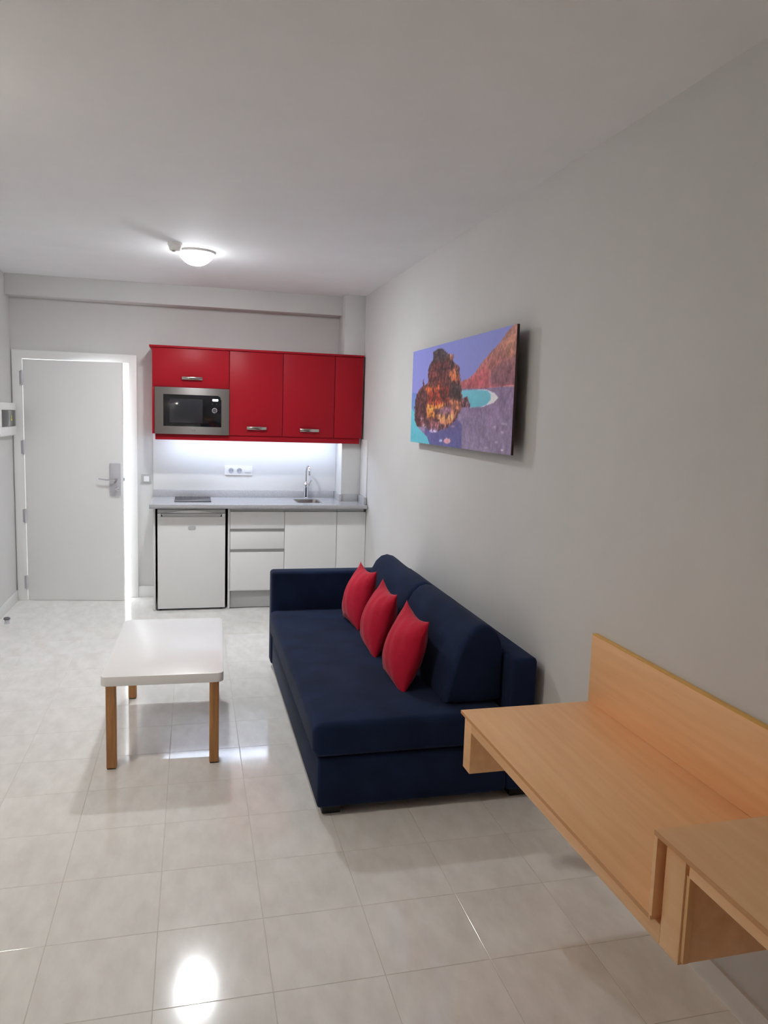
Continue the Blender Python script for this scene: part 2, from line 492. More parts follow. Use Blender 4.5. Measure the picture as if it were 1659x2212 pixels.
MB().prism(rrect(.157, .163, 1.716, 1.721, .002, 3), 'y', YFm + .001, YFm + .003).build('indicator', MT['letter'], gd)
MB().prism(rrect(.190, .196, 1.717, 1.722, .002, 3), 'y', YFm + .001, YFm + .003).build('indicator', MT['letter'], gd)
cn = MB().prism([(GX_1 - .030, GZ1), (GX_1 - .018, GZ1 - .007), (GX_1 - .008, GZ1 - .013), (GX_1 - .006, GZ1 - .034), (GX_1, GZ1 - .034), (GX_1, GZ1)], 'y', YFm + .0005, YFm + .003).build('corner_trim', MT['steel'], gd, smooth=False)

def lettering(text, size, loc, rot, m, parent, depth=.0004, name='lettering'):
    cu = bpy.data.curves.new(name, 'FONT')
    cu.body = text; cu.size = size; cu.align_x = 'CENTER'; cu.align_y = 'CENTER'; cu.extrude = depth
    tmp = bpy.data.objects.new(name + '_curve', cu)
    COL.objects.link(tmp)
    me = bpy.data.meshes.new_from_object(tmp.evaluated_get(bpy.context.evaluated_depsgraph_get()))
    bpy.data.objects.remove(tmp)
    me.materials.clear(); me.materials.append(m)
    ob = bpy.data.objects.new(name, me)
    COL.objects.link(ob)
    ob.parent = parent
    ob.location = Vector(loc) - WL[parent.name]
    ob.rotation_euler = rot
    WL[ob.name] = Vector(loc)
    return ob
lettering('Teka', .026, (-.003, YFm - .0004, 1.4975), (math.pi / 2, 0, 0), MT['letter'], ff)

# ------------------------------------------------------------------ backsplash, worktop
bs = MB().box(-.335, 1.284, YB - .010, YB - .0005, .9005, 1.461, .001)
tag(bs.build('backsplash_panel', MT['panel']), 'white backsplash panel lit by the strip lamp', 'panel')
sp = MB().box(XR - .011, XR - .0005, 6.42, 6.674, .9005, 1.455, .0015)
tag(sp.build('side_splash_panel', MT['panel']), 'narrow white splash panel on the right-hand wall by the worktop', 'panel')
wt = thing('worktop', (.56, 6.64, .865), 'grey speckled stone worktop with sink and hob', 'worktop')
WX0, WX1, WY0, WY1, WZ0, WZ1 = -.340, 1.455, 6.340, 6.949, .866, .900
SX0, SX1, SY0, SY1 = .872, 1.092, 6.505, 6.800
w = MB()
w.prism([(WY0 + .012, WZ0), (SY0, WZ0), (SY0, WZ1), (WY0 + .003, WZ1), (WY0, WZ1 - .003), (WY0, WZ0 + .012)], 'x', WX0, WX1)
w.box(WX0, SX0, SY0, WY1, WZ0, WZ1).box(SX1, 1.284, SY0, WY1, WZ0, WZ1).box(1.284, WX1, SY0, 6.674, WZ0, WZ1).box(SX0, SX1, SY1, WY1, WZ0, WZ1)
w.build('slab', MT['quartz'], wt, smooth=False)
MB().box(-.338, 1.264, YB - .030, YB - .0105, WZ1 + .0003, .962, .001).build('upstand', MT['quartz'], wt)
MB().box(1.264, 1.2845, 6.636, YB - .0105, WZ1 + .0003, .962, .001).build('upstand', MT['quartz'], wt)
MB().box(1.2847, 1.435, 6.654, 6.6745, WZ1 + .0003, .962, .001).build('upstand', MT['quartz'], wt)
MB().box(1.4355, 1.4555, 6.395, 6.6745, WZ1 + .0003, .962, .001).build('upstand', MT['quartz'], wt)

sk = thing('kitchen_sink', (.98, 6.65, .78), 'small square steel sink sunk into the worktop', 'sink')
t_ = .002
k = MB()
frame_pts = rrect(SX0 + .001, SX1 - .001, SY0 + .001, SY1 - .001, .03)
inner = rrect(SX0 + .012, SX1 - .012, SY0 + .012, SY1 - .012, .035)
low = rrect(SX0 + .02, SX1 - .02, SY0 + .02, SY1 - .02, .045)
n_ = len(frame_pts)
rings = [[(p[0], p[1], WZ1 - .001) for p in frame_pts], [(p[0], p[1], WZ1 - .002) for p in inner], [(p[0], p[1], .79) for p in low]]
vv = sum(rings, [])
ffc = []
for r_ in range(2):
    for q in range(n_):
        q2 = (q + 1) % n_
        ffc.append((r_ * n_ + q, r_ * n_ + q2, (r_ + 1) * n_ + q2, (r_ + 1) * n_ + q))
ffc.append(tuple(2 * n_ + q for q in range(n_)))
k.raw(vv, ffc).build('bowl', MT['steel'], sk, fix=False)
MB().lathe([(.028, .791), (.028, .794), (.020, .7945)], (.98, 6.66, 0), 'z', 24).build('drain', MT['chrome'], sk)

tx, ty = 1.000, 6.868
tpo = thing('kitchen_tap', (tx, ty, .9), 'slim chrome tap with tall spout behind the sink', 'tap')
MB().lathe([(.026, .9003), (.026, .906), (.021, .910), (.021, .990), (.024, .996), (.024, 1.03), (.018, 1.042), (.012, 1.05)], (tx, ty, 0), 'z', 28).build('tap_body', MT['chrome'], tpo)
path = [(tx, ty, 1.045), (tx, ty, 1.14)]
for a in range(0, 181, 15):
    A_ = math.radians(a)
    path.append((tx + .006 * (1 - math.cos(A_)), ty - .055 * (1 - math.cos(A_)), 1.145 + .052 * math.sin(A_)))
path.append((tx + .013, ty - .11, 1.118))
MB().tube(path, .0095, 14).build('spout', MT['chrome'], tpo)
MB().tube([(tx + .018, ty - .008, 1.012), (tx + .034, ty - .012, 1.045), (tx + .045, ty - .014, 1.068)], [.006, .005, .0045], 10).build('lever', MT['chrome'], tpo)
hb = MB().prism(rrect(-.150, .153, 6.535, 6.93 - .01, .008), 'z', .9003, .9055, .0015)
tag(hb.build('hob', MT['hob']), 'small dark ceramic hob set on the worktop above the fridge', 'hob')

# sockets, switch
def plate(mb, x0, x1, z0, z1, y, t, r=.008):
    return mb.prism(rrect(x0, x1, z0, z1, r), 'y', y - t, y, .002)
so = thing('socket_outlet', (.40, YB - .0105, 1.14), 'white triple wall plate with two sockets on the backsplash', 'socket')
pp = plate(MB(), .276, .523, 1.098, 1.182, YB - .0105, .010).build('socket_plate', MT['white_plastic'], so)
for sx in (.333, .407):
    w_ = MB().lathe([(.0205, -.0115), (.0235, -.0125), (.0235, -.0095)], (sx, YB - .0105, 1.138), 'y', 28).build('socket_well', MT['socket_in'], so)
    MB().lathe([(.0028, -.0128), (.0028, -.0105)], (sx - .0095, YB - .0105, 1.138), 'y', 10).lathe([(.0028, -.0128), (.0028, -.0105)], (sx + .0095, YB - .0105, 1.138), 'y', 10).build('pin_hole', MT['hole'], w_)
MB().box(.452, .508, YB - .0245, YB - .0207, 1.122, 1.154, .0015).build('rocker', MT['white_gloss'], so)
sw = thing('light_switch', (-.392, YB, 1.055), 'grey framed white light switch between door and kitchenette', 'switch')
plate(MB(), -.434, -.350, 1.014, 1.096, YB, .009, .004).build('switch_frame', MT['switch_grey'], sw)
MB().box(-.414, -.370, YB - .014, YB - .0092, 1.032, 1.078, .002).build('rocker', MT['white_plastic'], sw)

# ------------------------------------------------------------------ base cabinets and fridge
BF = 6.43
def panel(x0, x1, label):
    p = thing('end_panel', ((x0 + x1) / 2, 6.7, 0), label, 'panel', 'white panels beside the fridge')
    MB().box(x0, x1, BF, YB - .001, .012, WZ0 - .001, .001).build('board', MT['panel'], p)
    MB().box(x0, x1, BF + .001, BF + .05, 0, .0118).build('foot', MT['satin'], p)
panel(-.313, -.297, 'white upright panel on the door side of the fridge')
panel(.287, .303, 'white upright panel between fridge and drawers')
fg = thing('fridge', (-.01, 6.7, 0), 'small white under-counter fridge with recessed grip', 'fridge')
MB().box(-.282, .265, BF + .035, 6.93, .012, .846, .003).build('fridge_body', MT['shade_shell'], fg)
for fx in (-.26, .235):
    for fy in (BF + .05, 6.88):
        MB().lathe([(.014, 0), (.014, .013)], (fx, fy, 0), 'z', 14).build('foot', MT['dark'], fg)
# fascia with shallow arch
fa = MB()
fa.box(-.280, .264, BF + .006, BF + .034, .820, .850, .002)
arch = [(-.205, .8205)] + [(-.205 + .39 * q / 14.0, .8205 + .022 * math.sin(math.pi * q / 14.0)) for q in range(1, 14)] + [(.185, .8205)]
fas = fa.build('fascia', MT['grip'], fg)
MB().prism(arch, 'y', BF + .001, BF + .0055).build('fascia_arch', MT['white_plastic'], fas)
fd = MB()
fd.box(-.280, .265, BF + .002, BF + .034, .016, .7885, .004)
fd.box(-.280, -.252, BF + .002, BF + .034, .788, .816, .003).box(.237, .265, BF + .002, BF + .034, .788, .816, .003)
fdo = fd.build('fridge_door', MT['white_plastic'], fg)
MB().prism([(-.252, .8155), (.237, .8155), (.222, .789), (-.237, .789)], 'y', BF + .009, BF + .033).build('grip_recess', MT['grip'], fdo)
bd = MB().prism(rrect(-.037, .026, .681, .713, .012), 'y', BF - .001, BF + .002, .0008)
bdo = bd.build('badge', MT['grip'], fdo)
tag(bdo, 'silver badge')

dc = thing('drawer_cabinet', (.53, 6.69, .14), 'white three-drawer base cabinet right of the fridge', 'cabinet', 'white base cabinets')
MB().box(.3035, .7585, BF + .020, YB - .001, .15, .8335).build('body', MT['panel'], dc)
for z0, z1 in ((.688, .832), (.514, .660), (.160, .486)):
    MB().box(.3055, .757, BF, BF + .0185, z0, z1, .0015).build('drawer', MT['white_gloss'], dc)
for z0, z1 in ((.660, .688), (.486, .514)):
    MB().box(.3055, .757, BF + .013, BF + .0195, z0 + .0002, z1 - .0002).build('grip_channel', MT['alu'], dc)
def base(x0, x1, label, nm):
    c = thing(nm, ((x0 + x1) / 2, 6.69, .14), label, 'cabinet', 'white base cabinets')
    MB().box(x0, x1, BF + .020, 6.67 if x1 > 1.3 else YB - .001, .15, .775).build('body', MT['panel'], c)
    MB().box(x0 + .0015, x1 - .0015, BF, BF + .0185, .160, .832, .0015).build('door', MT['white_gloss'], c)
base(.759, 1.2095, 'white handleless base cabinet under the sink', 'base_cabinet')
base(1.2105, 1.4655, 'narrow white base cabinet front in the corner behind the sofa', 'base_cabinet')
gp = MB().box(.3055, .757, BF + .008, BF + .019, .8345, WZ0 - .0005).box(.760, 1.208, BF + .008, BF + .019, .8345, WZ0 - .0005).box(1.212, 1.449, BF + .008, BF + .019, .8345, WZ0 - .0005)
tag(gp.build('grip_rail', MT['alu'], smooth=False), 'grey aluminium grip rail directly under the worktop', 'rail')
pb = MB().box(.304, 1.460, BF + .030, BF + .046, .006, .149, .001)
tag(pb.build('plinth', MT['alu']), 'grey aluminium plinth under the white drawers', 'plinth')

# ------------------------------------------------------------------ fuse box, door stop
eb = thing('fuse_box', (XL, 6.64, 1.54), 'white wall fuse box with smoked window and yellow sticker', 'fuse box')
g = MB()
EX = XL + .045
def bxx(y0, y1, z0, z1): g.box(XL + .0003, EX, y0, y1, z0, z1, .003)
g.prism([(XL + .0003, 1.618), (EX, 1.618), (EX, 1.668), (EX - .006, 1.676), (XL + .0003, 1.676)], 'y', 6.36, 6.895, .002)
g.prism([(XL + .0003, 1.412), (EX - .006, 1.412), (EX, 1.420), (EX, 1.486), (XL + .0003, 1.486)], 'y', 6.36, 6.895, .002)
bxx(6.36, 6.40, 1.486, 1.618)
g.build('box_frame', MT['white_plastic'], eb)
cv = MB().box(XL + .0003, EX - .004, 6.4005, 6.885, 1.4865, 1.6175, .004).build('cover_window', MT['smoke_cover'], eb)
MB().box(EX - .0045, EX - .0032, 6.836, 6.842, 1.489, 1.615).build('cover_edge', MT['switch_grey'], cv)
ys, zs = 6.742, 1.553
MB().prism([(ys - .026, zs - .020), (ys + .026, zs - .020), (ys, zs + .030)], 'x', EX - .0042, EX - .0030).build('warning_sticker', MT['yellow'], cv, smooth=False)
MB().prism([(ys + .004, zs + .014), (ys - .007, zs - .002), (ys - .001, zs - .002), (ys - .004, zs - .015), (ys + .007, zs + .003), (ys + .001, zs + .003)], 'x', EX - .0031, EX - .0026).build('flash_symbol', MT['dark'], cv, smooth=False)
ds = thing('door_stop', (-1.375, 6.19, 0), 'short metal door stop on the tiles by the wall', 'door stop')
MB().lathe([(.020, 0.0002), (.020, .004), (.016, .008), (.016, .030)], (-1.375, 6.19, 0), 'z', 24).build('post', MT['satin'], ds)
MB().lathe([(.0205, .0302), (.024, .034), (.024, .042), (.018, .048), (.004, .049)], (-1.375, 6.19, 0), 'z', 24).build('buffer', MT['buffer'], ds)

# ------------------------------------------------------------------ picture on the right-hand wall
HM = [0.0012665465057352815, 3.063275269685335e-05, -0.23907685297097983, 0.00012529158057604804, -0.0009891440571793246, 1.4844546466650137, 0.0004015262922997397, -1.0975814531691726e-05]
def uv(p):
    x, y = p
    d = HM[6] * x + HM[7] * y + 1
    return ((HM[0] * x + HM[1] * y + HM[2]) / d, (HM[3] * x + HM[4] * y + HM[5]) / d)
NU, NV = 420, 150
rng = np.random.default_rng(3)
def vnoise(nu, nv, seed):
    r_ = np.random.default_rng(seed)
    g_ = r_.random((nv + 2, nu + 2))
    y_ = np.linspace(0, nv, NV); x_ = np.linspace(0, nu, NU)
    yi = y_.astype(int); xi = x_.astype(int)
    fy = (y_ - yi)[:, None]; fx = (x_ - xi)[None, :]
    fy = fy * fy * (3 - 2 * fy); fx = fx * fx * (3 - 2 * fx)
    a = g_[yi][:, xi]; b_ = g_[yi][:, xi + 1]; c_ = g_[yi + 1][:, xi]; d_ = g_[yi + 1][:, xi + 1]
    return (a * (1 - fx) + b_ * fx) * (1 - fy) + (c_ * (1 - fx) + d_ * fx) * fy - .5
UU, VV = np.meshgrid(np.linspace(0, 1, NU), np.linspace(0, 1, NV))
n3 = vnoise(34, 14, 5); n4 = vnoise(200, 75, 6); n5 = vnoise(90, 34, 7)
crack = np.abs(vnoise(110, 14, 21)) * 1.1 + np.abs(vnoise(60, 30, 22)) * .9 + vnoise(180, 60, 23) * .5 - .42
layers = []
art = np.zeros((NV, NU, 3))
def inside(poly, jit):
    U_ = UU + n1 * jit; V_ = VV + n2 * jit * 2.4
    ins = np.zeros(UU.shape, bool)
    q = [uv(p) for p in poly]
    for i_ in range(len(q)):
        (xa, ya), (xb, yb) = q[i_], q[(i_ + 1) % len(q)]
        if abs(yb - ya) < 1e-9: continue
        c_ = ((ya > V_) != (yb > V_)) & (U_ < (xb - xa) * (V_ - ya) / (yb - ya) + xa)
        ins ^= c_
    return ins
def paint(poly, c1, c2=None, jit=.006, tex=.25, axis='v'):
    m_ = inside(poly, jit)
    if c2 is None: c2 = c1
    q = [uv(p) for p in poly]
    k_ = 1 if axis == 'v' else 0
    lo_, hi_ = min(p[k_] for p in q), max(p[k_] for p in q)
    t_ = np.clip(((VV if k_ else UU) - lo_) / max(hi_ - lo_, 1e-6), 0, 1)[..., None]
    c_ = np.array(c1, float) * t_ + np.array(c2, float) * (1 - t_)
    c_ = c_ * (1 + tex * (n3 * .5 + n5 * .6 + n4 * .5))[..., None]
    art[m_] = c_[m_]
ROCK = [(195, 1200), (205, 1020), (250, 900), (298, 850), (305, 765), (314, 850), (352, 815), (360, 690), (375, 600), (415, 540), (415, 445), (460, 440), (480, 405), (525, 405), (545, 440), (580, 445), (592, 465), (660, 470), (660, 560), (720, 600), (737, 640), (742, 800), (762, 900), (768, 1000), (830, 972), (862, 1102), (760, 1112), (752, 1150), (664, 1290), (600, 1350), (440, 1405), (320, 1350), (225, 1335), (200, 1262)]
def jag(poly, seed):
    # break an outline into short crags
    r_ = random.Random(seed); out = []
    for q in range(len(poly)):
        (xa, ya), (xb, yb) = poly[q], poly[(q + 1) % len(poly)]
        L = math.hypot(xb - xa, yb - ya); n_ = max(1, int(L / 26))
        for t in range(n_):
            f = t / n_
            am = 0 if t == 0 else 9
            out.append((xa + (xb - xa) * f + r_.uniform(-am, am), ya + (yb - ya) * f + r_.uniform(-am, am)))
    return out
ROCK = jag(ROCK, 5)
for sd in range(6):
    n1 = vnoise(60, 24, 100 + sd) * .4 + vnoise(190, 72, 200 + sd) * .8
    n2 = vnoise(60, 24, 300 + sd) * .4 + vnoise(190, 72, 400 + sd) * .8
    art[:] = (118, 121, 178)
    art += (VV[..., None] - .5) * np.array((-6, -2, 4)) + n4[..., None] * 4
    paint([(100, 935), (235, 940), (240, 1560), (100, 1560)], (92, 112, 170), (80, 150, 168), .002, .06)
    paint([(1470, 60), (1370, 120), (1300, 200), (1220, 320), (1100, 450), (1000, 570), (920, 690), (850, 755), (745, 800), (745, 885), (1000, 880), (1250, 850), (1480, 825)], (146, 104, 92), (150, 84, 90), .006, .45)
    paint([(1480, 420), (1300, 520), (1130, 640), (1090, 780), (1120, 840), (1480, 822)], (124, 84, 86), (112, 74, 86), .02, .4)
    paint([(900, 720), (1040, 600), (1090, 700), (1060, 840), (960, 850), (820, 850)], (164, 88, 92), (152, 76, 86), .02, .35)
    paint([(1220, 380), (1330, 230), (1470, 150), (1470, 420), (1330, 520)], (160, 112, 96), (150, 100, 88), .02, .5)
    paint([(730, 880), (1000, 878), (1250, 855), (1480, 825), (1400, 1720), (140, 1560), (160, 1300), (700, 1180)], (116, 98, 128), (124, 112, 138), .003, .28)
    paint([(330, 1330), (700, 1240), (770, 1320), (760, 1640), (300, 1590)], (84, 76, 116), (78, 80, 128), .02, .2)
    paint([(1240, 850), (1480, 822), (1480, 842), (1260, 856)], (176, 124, 120), None, .002, .2)
    paint([(740, 905), (900, 890), (1060, 888), (1150, 925), (1200, 985), (1150, 1045), (1020, 1095), (860, 1110), (740, 1010)], (196, 190, 218), None, .006, .12)
    paint([(740, 905), (900, 892), (1070, 900), (1110, 940), (1108, 1010), (1060, 1070), (980, 1100), (860, 1106), (740, 1010)], (98, 164, 180), (92, 158, 174), .003, .06)
    paint([(140, 1090), (205, 1180), (210, 1290), (260, 1370), (350, 1460), (385, 1560), (140, 1560)], (86, 160, 172), (78, 150, 166), .004, .06)
    rock = ROCK
    paint(rock, (84, 52, 50), (92, 52, 50), .0022, .5)
    paint([(415, 445), (480, 405), (530, 405), (590, 465), (600, 520), (500, 560), (415, 560)], (60, 52, 54), None, .012, .3)
    paint([(590, 470), (660, 470), (655, 560), (600, 540)], (150, 100, 84), (110, 72, 62), .012, .5)
    paint([(420, 560), (600, 560), (610, 800), (480, 830), (365, 760)], (82, 46, 46), (86, 46, 46), .01, .4)
    paint([(605, 690), (690, 640), (730, 680), (738, 790), (650, 800), (610, 760)], (156, 92, 62), (140, 76, 52), .012, .5)
    paint([(615, 800), (745, 840), (760, 1000), (620, 1005)], (60, 48, 48), (56, 46, 48), .01, .35)
    paint([(318, 860), (440, 880), (495, 800), (490, 900), (350, 925)], (188, 88, 50), (176, 84, 48), .012, .35)
    paint([(360, 930), (500, 880), (610, 860), (600, 1050), (480, 1090), (360, 1075)], (124, 50, 40), (120, 52, 38), .014, .5)
    paint([(345, 1075), (470, 1085), (600, 1045), (560, 1080), (440, 1150), (470, 1225), (345, 1225)], (206, 126, 62), (200, 122, 60), .008, .2)
    paint([(205, 1020), (300, 850), (345, 1000), (345, 1235), (200, 1270)], (78, 48, 48), (66, 42, 46), .01, .45)
    paint([(445, 1150), (540, 1105), (650, 1095), (625, 1195), (470, 1182)], (116, 84, 98), None, .005, .2)
    paint([(600, 1015), (760, 1010), (750, 1150), (620, 1200), (650, 1100)], (166, 102, 76), (150, 96, 80), .014, .5)
    paint([(760, 1000), (830, 972), (862, 1102), (760, 1112)], (112, 74, 84), None, .006, .4)
    paint([(470, 1190), (620, 1192), (700, 1160), (655, 1285), (560, 1315), (478, 1275)], (190, 132, 92), (172, 112, 78), .010, .4)
    paint([(225, 1285), (345, 1225), (480, 1275), (560, 1318), (640, 1300), (590, 1355), (440, 1405), (320, 1352)], (126, 74, 70), (112, 76, 92), .012, .4)
    for cx_, cy_, r1, r2, c_ in ((325, 1330, 34, 20, (168, 146, 164)), (425, 1390, 50, 24, (150, 134, 166)), (590, 1508, 42, 34, (184, 136, 146)), (515, 1505, 20, 16, (150, 160, 190)), (1250, 1400, 18, 14, (170, 150, 170)), (1270, 1300, 40, 8, (160, 146, 168)), (1165, 1340, 14, 26, (160, 146, 168)), (1250, 1612, 14, 10, (200, 190, 205)), (1180, 1520, 26, 8, (156, 140, 164)), (660, 1335, 26, 10, (140, 110, 130)), (290, 1245, 26, 10, (150, 130, 140)), (1060, 1585, 26, 10, (150, 134, 160))):
        paint([(cx_ + r1 * math.cos(a * .7854), cy_ + r2 * math.sin(a * .7854)) for a in range(8)], c_, None, .008, .25)
    layers.append(art.copy())
art = np.mean(layers, 0)
rm = inside(ROCK, .0022)
bl = np.mean([np.roll(np.roll(art, i_, 1), j_, 0) for i_ in (-5, -3, -1, 1, 3, 5) for j_ in (-3, -1, 1, 3)], 0)
sky_like = (bl[..., 2] > bl[..., 0] + 4)
core = rm & ~sky_like
art[core] = (.35 * art + .65 * bl)[core]
dk = np.clip((vnoise(44, 20, 31) + .6 * vnoise(100, 40, 32)) * 2.2, 0, .75)[..., None]
art[core] = (art * (1 - dk) + np.array((52, 38, 40)) * dk)[core]
art[rm] *= (1.12 + .95 * np.clip(crack, -.5, .6))[..., None][rm]
art = np.clip(art, 0, 255)
al = art / 255.0
al = np.where(al <= .04045, al / 12.92, ((al + .055) / 1.055) ** 2.4)
al = np.clip(al * 1.75, 0, .92)
PX0, PY0, PY1, PZ0, PZ1 = 1.420, 3.268, 4.950, 1.497, 2.090
pc = thing('canvas_picture', (1.44, (PY0 + PY1) / 2, PZ0), 'wide unframed coastal rock photo print hung above the sofa', 'picture')
yy = PY1 + (PY0 - PY1) * UU; zz = PZ0 + (PZ1 - PZ0) * VV
org = WL[pc.name]
vt = np.stack([np.full(UU.shape, PX0) - org.x, yy - org.y, zz - org.z], -1).reshape(-1, 3)
idx = np.arange(NU * NV).reshape(NV, NU)
fc = np.stack([idx[:-1, :-1], idx[:-1, 1:], idx[1:, 1:], idx[1:, :-1]], -1).reshape(-1, 4)
me = bpy.data.meshes.new('print')
me.from_pydata(vt.tolist(), [], fc.tolist())
ca = me.color_attributes.new('print', 'FLOAT_COLOR', 'POINT')
ca.data.foreach_set('color', np.concatenate([al.reshape(-1, 3), np.ones((NU * NV, 1))], 1).astype(np.float32).ravel())
pm = mat('printed canvas', (1, 1, 1, 1), 0.6, spec=0.25)
n_a, l_a, b_a = nodes(pm)
at = n_a.new('ShaderNodeVertexColor'); at.layer_name = 'print'
l_a.new(at.outputs['Color'], b_a.inputs['Base Color'])
me.materials.append(pm)
po = bpy.data.objects.new('print', me); COL.objects.link(po); po.parent = pc
tag(po, 'sea stack and pebble beach print')
MB().box(PX0 + .0004, PX0 + .013, PY0, PY1, PZ0, PZ1, .0005).build('panel', MT['canvas_edge'], pc)
bk = MB()
frb = .13
bk.box(PX0 + .0135, XR + .013, PY0 + frb, PY1 - frb, PZ0 + frb, PZ0 + frb + .03).box(PX0 + .0135, XR + .013, PY0 + frb, PY1 - frb, PZ1 - frb - .03, PZ1 - frb)
bk.box(PX0 + .0135, XR + .013, PY0 + frb, PY0 + frb + .03, PZ0 + frb + .03, PZ1 - frb - .03).box(PX0 + .0135, XR + .013, PY1 - frb - .03, PY1 - frb, PZ0 + frb + .03, PZ1 - frb - .03)
bk.build('backing_frame', MT['shadow_backer'], pc)

# ------------------------------------------------------------------ coffee table
TB = thing('coffee_table', (-.118, 3.998, 0), 'low white-topped coffee table on four oak legs', 'table', rz=-.0305)
def local_build(mb, name, m, parent, **kw):
    o0 = WL[parent.name]
    mb.v = [p + o0 for p in mb.v]
    return mb.build(name, m, parent, **kw)
tw, tl = .546, .985
local_build(MB().prism(rrect(-tw / 2, tw / 2, -tl / 2, tl / 2, .032, 8), 'z', .405, .450, .003, 2), 'tabletop', MT['table_white'], TB)
for sx in (-1, 1):
    for sy in (-1, 1):
        lx, lyy = sx * (tw / 2 - .042), sy * (tl / 2 - .045)
        leg_ = local_build(MB().prism(rrect(lx - .022, lx + .022, lyy - .022, lyy + .022, .006, 3), 'z', .006, .405), 'leg', MT['oak'], TB)
        local_build(MB().box(lx - .019, lx + .019, lyy - .019, lyy + .019, .0003, .006), 'foot_pad', MT['feet'], leg_)

# ------------------------------------------------------------------ sofa
SF = thing('sofa', (.95, 3.93, 0), 'navy blue sofa with three red cushions against the wall', 'sofa')
def soft(mb, name, bulge=None):
    return mb.build(name, MT['navy'], SF, angle=60)
MB_base = MB().box(.500, 1.336, 2.942, 4.806, .036, .252, .014, 3)
soft(MB_base, 'base')
# seat cushion: slightly crowned rounded slab
def crowned(x0, x1, y0, y1, z0, z1, r, crown, nx=18, ny=30):
    bm = bmesh.new()
    vs_ = [bm.verts.new((x, y, z)) for z in (z0, z1) for y in (y0, y1) for x in (x0, x1)]
    for f in ((0, 2, 3, 1), (4, 5, 7, 6), (0, 1, 5, 4), (2, 6, 7, 3), (0, 4, 6, 2), (1, 3, 7, 5)):
        bm.faces.new([vs_[i_] for i_ in f])
    bmesh.ops.bevel(bm, geom=bm.edges[:], offset=r, segments=5, profile=0.5, affect='EDGES')
    bmesh.ops.subdivide_edges(bm, edges=[e for e in bm.edges if e.calc_length() > .2], cuts=12, use_grid_fill=True)
    for v in bm.verts:
        u = (v.co.x - x0) / (x1 - x0); w2 = (v.co.y - y0) / (y1 - y0)
        if v.co.z > (z0 + z1) / 2:
            v.co.z += crown * (max(0, 4 * u * (1 - u)) ** .6) * (max(0, 4 * w2 * (1 - w2)) ** .4) + .0015 * math.sin(v.co.y * 9 + v.co.x * 5)
        h = (v.co.z - z0) / (z1 - z0)
        if u < .05: v.co.x -= .008 * max(0, 4 * h * (1 - h))
    return MB().take(bm)
soft(crowned(.482, 1.334, 2.932, 4.803, .255, .402, .034, .012), 'seat_cushion')
soft(MB().box(.490, 1.334, 4.808, 4.935, .036, .648, .022, 4), 'armrest')
soft(MB().box(1.338, 1.457, 2.940, 4.935, .036, .636, .020, 4), 'back_frame')
def back_cushion(y0, y1):
    # closed side outline (x,z) swept along y, narrowing into rounded ends
    base_ = [(1.075, .416), (1.082, .47), (1.098, .54), (1.118, .61), (1.140, .67), (1.166, .72), (1.200, .752), (1.238, .762), (1.275, .752), (1.306, .726), (1.326, .690), (1.333, .640), (1.333, .56), (1.333, .48), (1.333, .42), (1.27, .412), (1.20, .410), (1.13, .410)]
    cx_, cz_ = 1.235, .55
    n_b = len(base_)
    secs = []
    L = y1 - y0
    r = .035
    st = [0, .08, .25, .5, .75, 1.0]
    ysec = [(y0 + r * (1 - math.cos(s_ * math.pi / 2)), 1 - .115 * (1 - math.sin(s_ * math.pi / 2))) for s_ in st]
    ysec += [(y0 + r + (L - 2 * r) * q / 14.0, 1.0) for q in range(1, 14)]
    ysec += [(y1 - (a - y0), sc) for a, sc in ysec[:6]][::-1]
    vs_, fs = [], []
    for (yv, sc) in ysec:
        e = 4 * (yv - y0) * (y1 - yv) / (L * L)
        for (px_, pz_) in base_:
            x_ = cx_ + (px_ - cx_) * sc
            z_ = cz_ + (pz_ - cz_) * sc
            if px_ < 1.2: x_ -= .012 * (max(e, 0) ** .5) * math.sin(math.pi * min(1, max(0, (pz_ - .41) / .33)))
            if pz_ > .70: z_ += .003 * math.sin(yv * 11)
            vs_.append((x_, yv, max(z_, .4165) if pz_ < .45 else z_))
    for i_ in range(len(ysec) - 1):
        for q in range(n_b):
            q2 = (q + 1) % n_b
            fs.append((i_ * n_b + q, i_ * n_b + q2, (i_ + 1) * n_b + q2, (i_ + 1) * n_b + q))
    fs.append(tuple(range(n_b))[::-1]); fs.append(tuple((len(ysec) - 1) * n_b + q for q in range(n_b)))
    return soft(MB().raw(vs_, fs), 'back_cushion')
back_cushion(3.035, 3.918)
back_cushion(3.924, 4.800)
for fx in (.524, 1.366):
    for fy in (2.965, 4.835):
        MB().box(fx, fx + .078, fy, fy + .07, .0003, .036, .003).build('foot', MT['feet'], SF)

